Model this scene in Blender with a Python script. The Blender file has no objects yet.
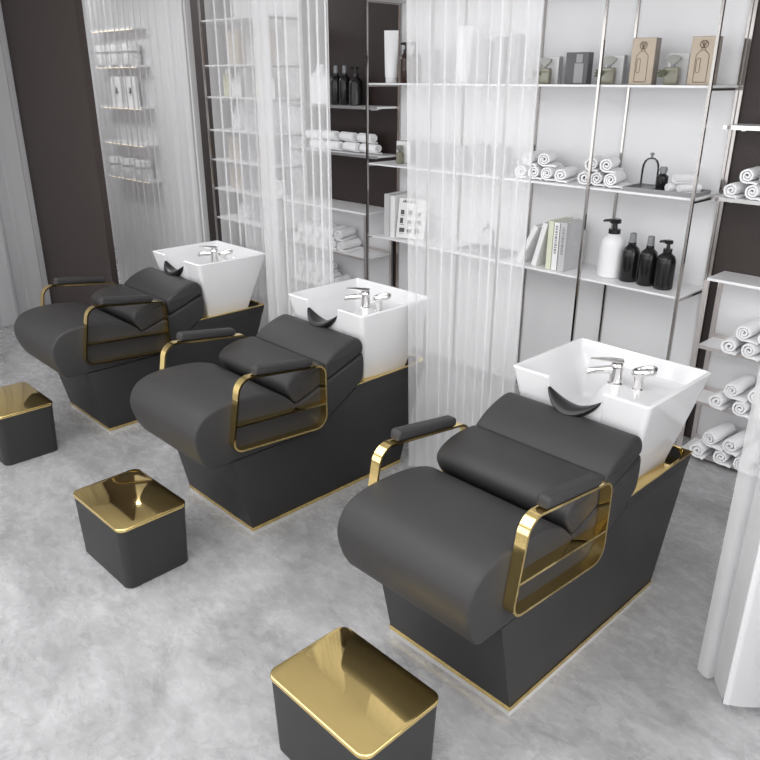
import bpy, bmesh, math, random
from mathutils import Vector, Matrix
random.seed(7)
SC = bpy.context.scene
COL = SC.collection
PI = math.pi

# ------------------------------------------------------------------ materials
def nodes_of(m):
    m.use_nodes = True
    nt = m.node_tree
    nt.nodes.clear()
    out = nt.nodes.new('ShaderNodeOutputMaterial')
    return nt, out

def mat(name, color, rough=0.5, metal=0.0, spec=0.5, bump=0.0, bscale=200.0, var=0.0, vscale=6.0,
        rvar=0.0, coat=0.0, trans=0.0, ior=1.45, emit=None, estr=0.0):
    m = bpy.data.materials.new(name)
    nt, out = nodes_of(m)
    b = nt.nodes.new('ShaderNodeBsdfPrincipled')
    nt.links.new(b.outputs[0], out.inputs[0])
    b.inputs['Base Color'].default_value = (*color, 1)
    b.inputs['Roughness'].default_value = rough
    b.inputs['Metallic'].default_value = metal
    b.inputs['Specular IOR Level'].default_value = spec
    b.inputs['IOR'].default_value = ior
    b.inputs['Coat Weight'].default_value = coat
    b.inputs['Transmission Weight'].default_value = trans
    if emit:
        b.inputs['Emission Color'].default_value = (*emit, 1)
        b.inputs['Emission Strength'].default_value = estr
    tc = nt.nodes.new('ShaderNodeTexCoord')
    if var > 0:
        n = nt.nodes.new('ShaderNodeTexNoise'); n.inputs['Scale'].default_value = vscale; n.inputs['Detail'].default_value = 4
        nt.links.new(tc.outputs['Object'], n.inputs['Vector'])
        mx = nt.nodes.new('ShaderNodeMix'); mx.data_type = 'RGBA'
        mx.inputs[6].default_value = (*[c * (1 - var) for c in color], 1)
        mx.inputs[7].default_value = (*[min(1, c * (1 + var)) for c in color], 1)
        nt.links.new(n.outputs[0], mx.inputs[0]); nt.links.new(mx.outputs[2], b.inputs['Base Color'])
    if rvar > 0:
        n2 = nt.nodes.new('ShaderNodeTexNoise'); n2.inputs['Scale'].default_value = vscale * 2
        nt.links.new(tc.outputs['Object'], n2.inputs['Vector'])
        mr = nt.nodes.new('ShaderNodeMapRange')
        mr.inputs[3].default_value = max(0, rough - rvar); mr.inputs[4].default_value = rough + rvar
        nt.links.new(n2.outputs[0], mr.inputs[0]); nt.links.new(mr.outputs[0], b.inputs['Roughness'])
    if bump > 0:
        n3 = nt.nodes.new('ShaderNodeTexNoise'); n3.inputs['Scale'].default_value = bscale; n3.inputs['Detail'].default_value = 3
        nt.links.new(tc.outputs['Object'], n3.inputs['Vector'])
        bp = nt.nodes.new('ShaderNodeBump'); bp.inputs['Strength'].default_value = bump; bp.inputs['Distance'].default_value = 0.002
        nt.links.new(n3.outputs[0], bp.inputs['Height']); nt.links.new(bp.outputs[0], b.inputs['Normal'])
    return m

M = {}
M['leather'] = mat('charcoal_leather', (0.031, 0.030, 0.0305), 0.54, spec=0.36, bump=0.12, bscale=420, rvar=0.03)
M['base'] = mat('charcoal_lacquer', (0.025, 0.0245, 0.025), 0.45, spec=0.4, rvar=0.02)
M['gold'] = mat('polished_gold', (0.88, 0.67, 0.28), 0.055, metal=1.0, rvar=0.01, vscale=3)
M['steel'] = mat('plinth_steel', (0.52, 0.51, 0.49), 0.4, metal=0.2)
M['chrome'] = mat('chrome', (0.80, 0.79, 0.78), 0.08, metal=1.0)
M['bar'] = mat('shelf_bar_chrome', (0.46, 0.44, 0.425), 0.12, metal=1.0)
M['ceramic'] = mat('white_ceramic', (0.70, 0.70, 0.71), 0.12, spec=0.5, coat=0.3)
M['rubber'] = mat('black_rubber', (0.012, 0.012, 0.013), 0.35)
M['shelf'] = mat('white_shelf', (0.88, 0.88, 0.89), 0.25)
M['panel'] = mat('white_panel', (0.78, 0.78, 0.79), 0.45)
M['brown'] = mat('brown_wall', (0.034, 0.024, 0.022), 0.45, var=0.06, vscale=2)
M['rackbar'] = mat('brushed_rack_bar', (0.66, 0.62, 0.60), 0.30, metal=0.8)
M['copper'] = mat('copper_trim', (0.55, 0.42, 0.35), 0.25, metal=1.0)
M['white_wall'] = mat('white_wall', (0.72, 0.72, 0.73), 0.6)
M['grey_wall'] = mat('grey_wall', (0.55, 0.55, 0.56), 0.6)
M['ceiling'] = mat('ceiling_paint', (0.85, 0.85, 0.85), 0.8)
M['towel'] = mat('terry_towel', (0.90, 0.90, 0.91), 0.9, spec=0.1, bump=0.6, bscale=350)
M['plastic_w'] = mat('white_plastic', (0.84, 0.84, 0.85), 0.3)
M['plastic_k'] = mat('black_plastic', (0.010, 0.010, 0.011), 0.2)
M['amber'] = mat('amber_glass', (0.032, 0.013, 0.009), 0.08, spec=0.6)
M['smoke'] = mat('smoked_cap', (0.22, 0.23, 0.24), 0.15)
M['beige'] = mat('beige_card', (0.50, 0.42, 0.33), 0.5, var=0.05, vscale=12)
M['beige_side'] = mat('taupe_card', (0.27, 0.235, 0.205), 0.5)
M['greycard'] = mat('grey_card', (0.40, 0.40, 0.41), 0.5)
M['darkcard'] = mat('dark_grey_card', (0.10, 0.10, 0.105), 0.4)
M['midcard'] = mat('mid_grey_print', (0.30, 0.30, 0.31), 0.35)
M['whitecard'] = mat('white_card', (0.82, 0.82, 0.82), 0.5)
M['ink'] = mat('print_ink', (0.08, 0.075, 0.07), 0.5)
M['brownink'] = mat('brown_print', (0.20, 0.14, 0.09), 0.5)
M['paper'] = mat('book_paper', (0.78, 0.77, 0.74), 0.7, var=0.04, vscale=60)
M['bookgrey'] = mat('book_cover_grey', (0.55, 0.55, 0.56), 0.5)
M['bookgreen'] = mat('book_cover_lime', (0.70, 0.72, 0.56), 0.5)
M['perfume'] = mat('olive_perfume', (0.21, 0.205, 0.15), 0.08, coat=0.4)
M['perfcap'] = mat('perfume_stopper', (0.24, 0.24, 0.22), 0.10, coat=0.5)
M['leafy'] = mat('sprig_green', (0.085, 0.095, 0.055), 0.5)
M['tray'] = mat('tray_grey', (0.28, 0.28, 0.29), 0.25)
M['lime'] = mat('pale_lime_plastic', (0.68, 0.68, 0.42), 0.35)
M['led'] = mat('warm_led', (1, 0.85, 0.65), 0.5, emit=(1.0, 0.80, 0.55), estr=1.2)
M['hairline'] = mat('rail_steel', (0.5, 0.49, 0.48), 0.2, metal=1.0)

def glass_mat():
    m = bpy.data.materials.new('clear_glass')
    nt, out = nodes_of(m)
    g = nt.nodes.new('ShaderNodeBsdfGlossy'); g.inputs['Roughness'].default_value = 0.03
    t = nt.nodes.new('ShaderNodeBsdfTransparent'); t.inputs[0].default_value = (0.95, 0.955, 0.96, 1)
    f = nt.nodes.new('ShaderNodeFresnel'); f.inputs[0].default_value = 1.28
    mx = nt.nodes.new('ShaderNodeMixShader')
    nt.links.new(f.outputs[0], mx.inputs[0]); nt.links.new(t.outputs[0], mx.inputs[1]); nt.links.new(g.outputs[0], mx.inputs[2])
    nt.links.new(mx.outputs[0], out.inputs[0])
    return m
M['glass'] = glass_mat()

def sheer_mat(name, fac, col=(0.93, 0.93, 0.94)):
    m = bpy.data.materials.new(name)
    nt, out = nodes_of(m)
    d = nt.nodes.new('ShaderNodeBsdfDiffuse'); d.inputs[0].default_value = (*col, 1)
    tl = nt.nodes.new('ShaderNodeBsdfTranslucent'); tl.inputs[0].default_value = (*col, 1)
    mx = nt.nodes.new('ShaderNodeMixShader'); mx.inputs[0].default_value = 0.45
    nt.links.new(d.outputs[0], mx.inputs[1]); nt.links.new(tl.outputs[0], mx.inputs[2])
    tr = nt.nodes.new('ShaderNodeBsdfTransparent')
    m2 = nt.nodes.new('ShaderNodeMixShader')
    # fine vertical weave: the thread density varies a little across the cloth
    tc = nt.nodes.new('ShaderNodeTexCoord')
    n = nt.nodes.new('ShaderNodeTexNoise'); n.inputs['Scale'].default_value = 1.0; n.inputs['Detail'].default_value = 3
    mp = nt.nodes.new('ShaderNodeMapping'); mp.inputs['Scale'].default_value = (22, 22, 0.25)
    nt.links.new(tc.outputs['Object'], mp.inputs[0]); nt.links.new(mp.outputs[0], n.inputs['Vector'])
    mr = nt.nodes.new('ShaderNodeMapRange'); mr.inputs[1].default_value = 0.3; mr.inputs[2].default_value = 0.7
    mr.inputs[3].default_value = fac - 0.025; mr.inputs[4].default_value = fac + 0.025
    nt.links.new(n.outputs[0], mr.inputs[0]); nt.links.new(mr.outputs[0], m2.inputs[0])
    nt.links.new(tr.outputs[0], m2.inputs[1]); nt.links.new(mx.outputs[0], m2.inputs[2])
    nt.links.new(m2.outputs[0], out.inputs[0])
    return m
M['sheer'] = sheer_mat('sheer_white_voile', 0.43)
M['sheer_dense'] = sheer_mat('dense_white_voile', 0.70, (0.86, 0.86, 0.87))

M['sheer_light'] = sheer_mat('light_white_voile', 0.46)
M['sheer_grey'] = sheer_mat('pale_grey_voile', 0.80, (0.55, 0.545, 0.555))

def floor_mat():
    m = bpy.data.materials.new('polished_concrete')
    nt, out = nodes_of(m)
    b = nt.nodes.new('ShaderNodeBsdfPrincipled'); nt.links.new(b.outputs[0], out.inputs[0])
    tc = nt.nodes.new('ShaderNodeTexCoord')
    mp = nt.nodes.new('ShaderNodeMapping'); mp.inputs['Rotation'].default_value = (0, 0, 0.5); mp.inputs['Scale'].default_value = (1.0, 1.7, 1)
    nt.links.new(tc.outputs['Object'], mp.inputs[0])
    def noise(s, d, dist, r=0.6):
        n = nt.nodes.new('ShaderNodeTexNoise'); n.inputs['Scale'].default_value = s; n.inputs['Detail'].default_value = d
        n.inputs['Distortion'].default_value = dist; n.inputs['Roughness'].default_value = r
        nt.links.new(mp.outputs[0], n.inputs['Vector']); return n
    a = noise(1.5, 8, 0.5, 0.62)
    r = nt.nodes.new('ShaderNodeValToRGB')
    e = r.color_ramp.elements
    e[0].position = 0.32; e[0].color = (0.225, 0.223, 0.227, 1)
    e[1].position = 0.70; e[1].color = (0.43, 0.427, 0.433, 1)
    x = e.new(0.5); x.color = (0.325, 0.322, 0.328, 1)
    nt.links.new(a.outputs[0], r.inputs[0])
    # thin dark veins where a distorted noise crosses its middle
    v = noise(2.6, 10, 1.2, 0.65)
    s1 = nt.nodes.new('ShaderNodeMath'); s1.operation = 'SUBTRACT'; s1.inputs[1].default_value = 0.5
    s2 = nt.nodes.new('ShaderNodeMath'); s2.operation = 'ABSOLUTE'
    nt.links.new(v.outputs[0], s1.inputs[0]); nt.links.new(s1.outputs[0], s2.inputs[0])
    mr = nt.nodes.new('ShaderNodeMapRange'); mr.inputs[1].default_value = 0.0; mr.inputs[2].default_value = 0.02
    mr.inputs[3].default_value = 0.80; mr.inputs[4].default_value = 1.0
    nt.links.new(s2.outputs[0], mr.inputs[0])
    f = noise(14, 6, 0.3, 0.7)
    mf = nt.nodes.new('ShaderNodeMapRange'); mf.inputs[1].default_value = 0.3; mf.inputs[2].default_value = 0.7
    mf.inputs[3].default_value = 0.87; mf.inputs[4].default_value = 1.10
    nt.links.new(f.outputs[0], mf.inputs[0])
    mu = nt.nodes.new('ShaderNodeMath'); mu.operation = 'MULTIPLY'
    nt.links.new(mr.outputs[0], mu.inputs[0]); nt.links.new(mf.outputs[0], mu.inputs[1])
    mx = nt.nodes.new('ShaderNodeMix'); mx.data_type = 'RGBA'; mx.blend_type = 'MULTIPLY'; mx.inputs[0].default_value = 1
    nt.links.new(r.outputs[0], mx.inputs[6]); nt.links.new(mu.outputs[0], mx.inputs[7])
    nt.links.new(mx.outputs[2], b.inputs['Base Color'])
    rr = nt.nodes.new('ShaderNodeMapRange'); rr.inputs[3].default_value = 0.20; rr.inputs[4].default_value = 0.34
    nt.links.new(f.outputs[0], rr.inputs[0]); nt.links.new(rr.outputs[0], b.inputs['Roughness'])
    b.inputs['Specular IOR Level'].default_value = 0.5
    return m
M['floor'] = floor_mat()

# ------------------------------------------------------------------ object helpers
def link(name, bm, m, parent=None, smooth=True, angle=40):
    bmesh.ops.recalc_face_normals(bm, faces=bm.faces[:])
    me = bpy.data.meshes.new(name)
    bm.to_mesh(me); bm.free()
    if m is not None: me.materials.append(m)
    if smooth:
        me.polygons.foreach_set('use_smooth', [True] * len(me.polygons))
        me.set_sharp_from_angle(angle=math.radians(angle))
    o = bpy.data.objects.new(name, me); COL.objects.link(o)
    if parent is not None: o.parent = parent
    return o

def tag(o, label, cat, group=None):
    o['label'] = label; o['category'] = cat
    if group: o['group'] = group
    return o

def thing(name, label, cat, loc=(0, 0, 0), rz=0, group=None):
    o = bpy.data.objects.new(name, None); COL.objects.link(o)
    o.empty_display_size = 0.05
    o.location = loc; o.rotation_euler = (0, 0, rz)
    return tag(o, label, cat, group)

def struct(name, bm, m, parent=None, **k):
    o = link(name, bm, m, parent, **k)
    o['kind'] = 'structure'
    return o

def copy_tree(o, parent=None):
    c = o.copy(); COL.objects.link(c)
    if parent is not None: c.parent = parent
    for ch in list(o.children): copy_tree(ch, c)
    return c

def put(proto, used, loc, rz, label, group=None):
    """first call places the prototype itself, later ones a copy of it and its parts"""
    o = proto if not used else copy_tree(proto)
    used.append(o)
    o.location = loc; o.rotation_euler = (0, 0, rz); o['label'] = label
    if group: o['group'] = group
    return o

# ------------------------------------------------------------------ mesh helpers
def box(bm, x0, x1, y0, y1, z0, z1, bev=0.0, seg=2):
    v = [bm.verts.new(p) for p in ((x0, y0, z0), (x1, y0, z0), (x1, y1, z0), (x0, y1, z0), (x0, y0, z1), (x1, y0, z1), (x1, y1, z1), (x0, y1, z1))]
    fs = [bm.faces.new([v[i] for i in q]) for q in ((3, 2, 1, 0), (4, 5, 6, 7), (0, 1, 5, 4), (1, 2, 6, 5), (2, 3, 7, 6), (3, 0, 4, 7))]
    if bev > 0:
        es = list({e for f in fs for e in f.edges})
        bmesh.ops.bevel(bm, geom=es, offset=bev, segments=seg, affect='EDGES', profile=0.5)

def bx(*a, **k):
    bm = bmesh.new(); box(bm, *a, **k); return bm

def round_poly(pts, radii, seg=6):
    out = []; n = len(pts)
    for i in range(n):
        p = Vector(pts[i]); a = Vector(pts[i - 1]); b = Vector(pts[(i + 1) % n])
        r = radii[i] if hasattr(radii, '__len__') else radii
        if r <= 0: out.append(tuple(p)); continue
        u = (a - p).normalized(); w = (b - p).normalized()
        ang = u.angle(w); t = min(r / math.tan(ang / 2), 0.49 * (a - p).length, 0.49 * (b - p).length)
        r = t * math.tan(ang / 2)
        c = p + (u + w).normalized() * (r / math.sin(ang / 2))
        s = p + u * t - c; e = p + w * t - c
        tot = s.angle_signed(e) if s.length > 1e-9 else 0
        for k in range(seg + 1):
            th = -tot * k / seg
            q = Vector((s.x * math.cos(th) - s.y * math.sin(th), s.x * math.sin(th) + s.y * math.cos(th)))
            out.append((c.x + q.x, c.y + q.y))
    return out

def spline(pts, sub=4):
    out = []; n = len(pts)
    for i in range(n - 1):
        p0 = Vector(pts[max(0, i - 1)]); p1 = Vector(pts[i]); p2 = Vector(pts[i + 1]); p3 = Vector(pts[min(n - 1, i + 2)])
        for k in range(sub):
            t = k / sub
            q = 0.5 * ((2 * p1) + (p2 - p0) * t + (2 * p0 - 5 * p1 + 4 * p2 - p3) * t * t + (3 * p1 - p0 - 3 * p2 + p3) * t ** 3)
            out.append(tuple(q))
    out.append(tuple(pts[-1]))
    return out

def inset_poly(pts, d):
    n = len(pts); out = []
    area = sum(pts[i][0] * pts[(i + 1) % n][1] - pts[(i + 1) % n][0] * pts[i][1] for i in range(n))
    s = 1 if area > 0 else -1
    for i in range(n):
        a = Vector(pts[i]) - Vector(pts[i - 1]); b = Vector(pts[(i + 1) % n]) - Vector(pts[i])
        na = Vector((-a.y, a.x)) * s; nb = Vector((-b.y, b.x)) * s
        na = na.normalized() if na.length > 1e-9 else nb.normalized()
        nb = nb.normalized() if nb.length > 1e-9 else na
        m = na + nb
        if m.length < 1e-6: m = na
        m.normalize()
        k = 1 / max(0.5, m.dot(na))
        out.append((pts[i][0] + m.x * d * k, pts[i][1] + m.y * d * k))
    return out

def prof_x(bm, prof, x0, x1, r=0.01, seg=4):
    """solid of the (y,z) profile from x0 to x1 with rounded rims"""
    rings = []
    for side in (0, 1):
        ks = range(seg, -1, -1) if side == 0 else range(seg + 1)
        for k in ks:
            a = k / seg * PI / 2 if r > 0 else 0
            ins = r * (1 - math.cos(a)); dx = r * math.sin(a) - r
            x = (x0 - dx) if side == 0 else (x1 + dx)
            rings.append([bm.verts.new((x, p[0], p[1])) for p in (inset_poly(prof, ins) if ins > 1e-9 else prof)])
            if r <= 0: break
    n = len(prof)
    for A, B in zip(rings, rings[1:]):
        for i in range(n):
            bm.faces.new((A[i], A[(i + 1) % n], B[(i + 1) % n], B[i]))
    bm.faces.new(rings[0][::-1]); bm.faces.new(rings[-1])

def prism_z(bm, poly, z0, z1, r=0.0, seg=3, top_only=False):
    rings = []
    def ring(pl, z): rings.append([bm.verts.new((p[0], p[1], z)) for p in pl])
    if r > 0 and not top_only:
        for k in range(seg, 0, -1):
            a = k / seg * PI / 2; ring(inset_poly(poly, r * (1 - math.cos(a))), z0 + r - r * math.sin(a))
    ring(poly, z0 + (r if not top_only else 0)); ring(poly, z1 - r if r > 0 else z1)
    if r > 0:
        for k in range(1, seg + 1):
            a = k / seg * PI / 2; ring(inset_poly(poly, r * (1 - math.cos(a))), z1 - r + r * math.sin(a))
    n = len(poly)
    for A, B in zip(rings, rings[1:]):
        for i in range(n): bm.faces.new((A[i], A[(i + 1) % n], B[(i + 1) % n], B[i]))
    bm.faces.new(rings[0][::-1]); bm.faces.new(rings[-1])

def rrect(x0, x1, y0, y1, r, seg=5):
    return round_poly([(x0, y0), (x1, y0), (x1, y1), (x0, y1)], r, seg)

def lathe(bm, prof, n=20, cx=0, cy=0, z=0):
    """prof: list of (radius, z)"""
    rings = []
    for r, h in prof:
        if r < 1e-6: rings.append([bm.verts.new((cx, cy, z + h))])
        else: rings.append([bm.verts.new((cx + r * math.cos(2 * PI * i / n), cy + r * math.sin(2 * PI * i / n), z + h)) for i in range(n)])
    for A, B in zip(rings, rings[1:]):
        for i in range(n):
            j = (i + 1) % n
            if len(A) == 1 and len(B) == 1: continue
            if len(A) == 1: bm.faces.new((A[0], B[j], B[i]))
            elif len(B) == 1: bm.faces.new((A[i], A[j], B[0]))
            else: bm.faces.new((A[i], A[j], B[j], B[i]))
    for R, fl in ((rings[0], True), (rings[-1], False)):
        if len(R) > 1: bm.faces.new(R[::-1] if fl else R)

def lz(*prof, n=20):
    bm = bmesh.new(); lathe(bm, list(prof), n); return bm

def tube(bm, pts, rad, n=10, flat=None, up=None):
    """tube through pts; rad a number or a list; flat=(a,b) scales the two cross axes"""
    P = [Vector(p) for p in pts]; rings = []
    prev = None
    for i, p in enumerate(P):
        d = (P[min(i + 1, len(P) - 1)] - P[max(i - 1, 0)]).normalized()
        ref = Vector(up) if up is not None else (prev if prev is not None else (Vector((0, 0, 1)) if abs(d.z) < 0.9 else Vector((1, 0, 0))))
        u = (ref - d * ref.dot(d)).normalized(); w = d.cross(u)
        if up is None: prev = u
        r = rad[i] if hasattr(rad, '__len__') else rad
        fa, fb = flat or (1, 1)
        rings.append([bm.verts.new(p + u * (r * fa * math.cos(2 * PI * k / n)) + w * (r * fb * math.sin(2 * PI * k / n))) for k in range(n)])
    for A, B in zip(rings, rings[1:]):
        for i in range(n): bm.faces.new((A[i], A[(i + 1) % n], B[(i + 1) % n], B[i]))
    bm.faces.new(rings[0][::-1]); bm.faces.new(rings[-1])

def loop_band(bm, poly, t, x0, x1, bev=0.0015):
    """closed flat band: outer contour poly in (y,z), in-plane thickness t, width x0..x1"""
    inn = inset_poly(poly, t); n = len(poly)
    V = [[bm.verts.new((x, p[0], p[1])) for p in pl] for pl, x in ((poly, x0), (poly, x1), (inn, x1), (inn, x0))]
    for a in range(4):
        A, B = V[a], V[(a + 1) % 4]
        for i in range(n): bm.faces.new((A[i], A[(i + 1) % n], B[(i + 1) % n], B[i]))

def ribbon(bm, pts, w, y, closed=False):
    """thin raised line (in the x,z plane at depth y, facing -y)"""
    P = [Vector(p) for p in pts]; n = len(P); L = []; R = []
    for i in range(n):
        a = P[i - 1] if (closed or i > 0) else P[i]; b = P[(i + 1) % n] if (closed or i < n - 1) else P[i]
        d = (b - a).normalized(); q = Vector((-d.y, d.x)) * w / 2
        L.append(bm.verts.new((P[i].x + q.x, y, P[i].y + q.y))); R.append(bm.verts.new((P[i].x - q.x, y, P[i].y - q.y)))
    for i in range(n if closed else n - 1):
        j = (i + 1) % n; bm.faces.new((L[i], L[j], R[j], R[i]))

# ================================================================== setting
YW = 4.15          # back wall
CEIL = 3.2
struct('floor', bx(-9.3, 1.6, -2.6, 4.3, -0.1, 0.0), M['floor'])
struct('ceiling', bx(-9.3, 1.6, -2.6, 4.3, CEIL, CEIL + 0.1), M['ceiling'])
bm = bmesh.new(); box(bm, -7.0, 1.6, YW, YW + 0.15, 0, CEIL); struct('wall_back', bm, M['brown'])
struct('wall_alcove', bx(-9.3, -7.0, YW, YW + 0.15, 0, CEIL), M['grey_wall'])
struct('wall_far', bx(-9.45, -9.3, -2.6, 4.3, 0, CEIL), M['white_wall'])
struct('wall_left', bx(-6.95, -6.80, -2.6, 2.40, 0, CEIL), M['white_wall'])
struct('wall_partition', bx(-6.95, -5.405, 2.40, 2.45, 0, CEIL), M['brown'])
struct('wall_front', bx(-9.3, 1.6, -2.75, -2.6, 0, CEIL), M['white_wall'])
struct('wall_right', bx(1.6, 1.75, -2.6, 4.3, 0, CEIL), M['white_wall'])
struct('trim_1', bx(-4.075, -4.055, YW - 0.022, YW, 0, CEIL), M['copper'])
struct('trim_2', bx(-1.645, -1.625, YW - 0.022, YW, 0, CEIL), M['bar'])

# ================================================================== shampoo chairs
def make_chair():
    root = thing('shampoo_chair', 'x', 'salon chair')
    Y0 = 2.14
    L = lambda pts: [(p[0] - Y0, p[1]) for p in pts]
    # base: sloping front and back, top follows the shell, rear part is an open tray for the basin
    body = L([(1.648, 0.040), (2.640, 0.040), (2.812, 0.53), (2.312, 0.53), (2.312, 0.562), (2.22, 0.5085), (2.13, 0.4565), (2.06, 0.4275), (1.98, 0.4175), (1.568, 0.4155)])
    bm = bmesh.new(); prof_x(bm, body, -0.285, 0.285, 0.004, 2)
    side = L([(2.312, 0.525), (2.8105, 0.525), (2.829, 0.577), (2.312, 0.577)])
    for s in (-1, 1):
        a, b = sorted((s * 0.285, s * 0.277)); prof_x(bm, side, a, b, 0, 1)
    prof_x(bm, L([(2.803, 0.525), (2.8105, 0.525), (2.829, 0.577), (2.821, 0.577)]), -0.277, 0.277, 0, 1)
    base = link('base', bm, M['base'], root)
    base['label'] = 'charcoal pedestal base with sloping ends'
    # gold liner of the tray: floor, inner walls with rounded back corners, lip on top
    bm = bmesh.new()
    y0, y1 = 2.312 - Y0, 2.820 - Y0
    inner = [(-0.2765, y0)] + [(0.2765, y0)] + round_poly([(0.2765, y0), (0.2765, y1), (-0.2765, y1), (-0.2765, y0)], [0, 0.05, 0.05, 0], 6)[1:-1]
    lip = [(-0.287, y0)] + [(0.287, y0)] + [(0.287, y1 + 0.011), (-0.287, y1 + 0.011)]
    fl = [bm.verts.new((p[0], p[1], 0.574 - 0.036 * min(1, (p[1] - y0) / 0.44))) for p in inner]; bm.faces.new(fl)
    tp = [bm.verts.new((p[0], p[1], 0.581)) for p in inner]
    n = len(inner)
    for i in range(1, n):
        j = (i + 1) % n; bm.faces.new((fl[i], fl[j], tp[j], tp[i]))
    for pts in ([(0.2765, y0), (0.287, y0), (0.287, y1 + 0.011), (0.2765, y1 - 0.0495)],
                [(-0.2765, y0), (-0.287, y0), (-0.287, y1 + 0.011), (-0.2765, y1 - 0.0495)]):
        prism_z(bm, pts, 0.576, 0.5815)
    rim = [p for p in inner if p[1] > y1 - 0.0505]
    prism_z(bm, rim + [(-0.287, y1 + 0.011), (0.287, y1 + 0.011)], 0.576, 0.5815)
    link('gold_tray', bm, M['gold'], root)
    bm = bmesh.new(); prism_z(bm, rrect(-0.288, 0.288, 1.647 - Y0, 2.641 - Y0, 0.003), 0.022, 0.040); link('gold_trim', bm, M['gold'], root)
    bm = bmesh.new(); prism_z(bm, rrect(-0.287, 0.287, 1.648 - Y0, 2.640 - Y0, 0.003), 0.0, 0.022); link('plinth', bm, M['steel'], root)
    # seat cushion running on under the back as one shell
    top = spline(L([(1.441, 0.430), (1.415, 0.475), (1.396, 0.53), (1.388, 0.575), (1.396, 0.622), (1.425, 0.664), (1.47, 0.689), (1.53, 0.701), (1.60, 0.704),
                    (1.68, 0.701), (1.75, 0.692), (1.81, 0.676), (1.86, 0.653), (1.90, 0.621), (1.930, 0.588)]), 3)
    rest = L([(1.99, 0.604), (2.12, 0.650), (2.24, 0.692), (2.360, 0.734)]) + spline(L([(2.367, 0.715), (2.369, 0.67), (2.362, 0.61), (2.345, 0.585)]), 3) \
        + L([(2.33, 0.575), (2.22, 0.511), (2.13, 0.460)]) + spline(L([(2.06, 0.431), (1.98, 0.421), (1.90, 0.419)]), 2) + L([(1.75, 0.418), (1.58, 0.418)]) \
        + spline(L([(1.49, 0.419), (1.465, 0.420), (1.45, 0.4235)]), 2)
    prof = top + rest
    bm = bmesh.new(); prof_x(bm, prof, -0.29, 0.29, 0.014, 4); link('seat', bm, M['leather'], root, angle=60)
    # back: lumbar roll and head roll
    lum = spline(L([(1.934, 0.592), (1.903, 0.632), (1.884, 0.672), (1.889, 0.705), (1.925, 0.731), (1.98, 0.747), (2.04, 0.752), (2.09, 0.750), (2.108, 0.743)]), 3) \
        + L([(2.112, 0.70), (2.118, 0.653)]) + L([(2.05, 0.628), (1.99, 0.608)])
    bm = bmesh.new(); prof_x(bm, lum, -0.288, 0.288, 0.016, 4); link('lumbar_cushion', bm, M['leather'], root, angle=60)
    hd = spline(L([(2.113, 0.744), (2.128, 0.757), (2.17, 0.785), (2.23, 0.810), (2.29, 0.825), (2.325, 0.822), (2.352, 0.803), (2.365, 0.772), (2.360, 0.742)]), 3) \
        + L([(2.24, 0.696), (2.121, 0.655), (2.115, 0.70)])
    bm = bmesh.new(); prof_x(bm, hd, -0.290, 0.290, 0.018, 4); link('head_cushion', bm, M['leather'], root, angle=60)
    # armrests
    ctr = round_poly(L([(1.545, 0.480), (2.086, 0.438), (2.086, 0.760), (1.606, 0.820)]), [0.05, 0.065, 0.055, 0.07], 8)
    for s in (-1, 1):
        a, b = sorted((s * 0.291, s * 0.331))
        bm = bmesh.new(); loop_band(bm, ctr, 0.009, a, b)
        arm = link('armrest', bm, M['gold'], root)
        bm = bmesh.new(); prof_x(bm, L([(1.573, 0.597), (2.079, 0.558), (2.079, 0.567), (1.575, 0.606)]), a, b, 0, 1)
        link('crossbar', bm, M['gold'], arm)
        pad = round_poly(L([(1.684, 0.812), (2.003, 0.771), (2.007, 0.807), (1.688, 0.855)]), [0.010, 0.010, 0.016, 0.018], 5)
        bm = bmesh.new(); prof_x(bm, pad, a - 0.004, b + 0.004, 0.012, 4)
        p = link('arm_pad', bm, M['leather'], arm); p['label'] = 'charcoal padded armrest top'
    # ---- basin
    X0, Y1, Y2, ZR = 0.30, 2.345 - Y0, 2.865 - Y0, 0.928
    def notch(x):
        a = abs(x + 0.003) / 0.120
        return ZR if a >= 1 else ZR - 0.034 - 0.070 * (1 - a ** 1.9) ** 0.9
    xs = sorted(set([-X0, -X0 + 0.006, -X0 + 0.014, X0 - 0.014, X0 - 0.006, X0] + [(-0.286 + 0.572 * i / 64) for i in range(65)] + [-0.123, -0.1222, 0.117, 0.1162]))
    ys = [Y1, Y1 + 0.006, Y1 + 0.014] + [Y1 + 0.014 + (Y2 - Y1 - 0.028) * i / 52 for i in range(1, 53)] + [Y2 - 0.006, Y2]
    def sm(a, b, v):
        t = max(0, min(1, (v - a) / (b - a))); return t * t * (3 - 2 * t)
    DECK, FLOOR = 0.855, 0.69
    def hz(x, y):
        fr = notch(x)
        dl, dr, db, df = x + X0, X0 - x, Y2 - y, y - Y1
        t = 0.014
        if min(dl, dr, db) < t - 1e-6 or df < t - 1e-6:
            z = ZR
            if df < 0.055 and fr < ZR: z = min(ZR, fr + 0.0 * df) if min(dl, dr, db) > t else ZR
            if df < t: z = fr
            e = min(dl, dr, db, df if fr >= ZR else 1)
            if e < 0.003: z -= 0.004
            return z
        # bowl: steep left/back/front walls, a curved bank rising to the tap deck on the right
        wl = sm(0.004, 0.085, dl - t); wb = sm(0.004, 0.085, db - t)
        wf = sm(0.0, 0.11, df - t)
        xb = 0.130 - 0.145 * sm(0.05, 0.30, df) - 0.03 * sm(0.3, 0.5, df)
        wd = sm(0.0, 0.13, xb - x)
        deep = wl * wb * wf * wd
        rim = DECK
        edge = min(dl, dr, db, df if fr >= ZR else 9) - t
        rim = ZR - (ZR - DECK) * sm(0.0, 0.016, edge)
        z = rim - (rim - FLOOR) * deep
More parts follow.
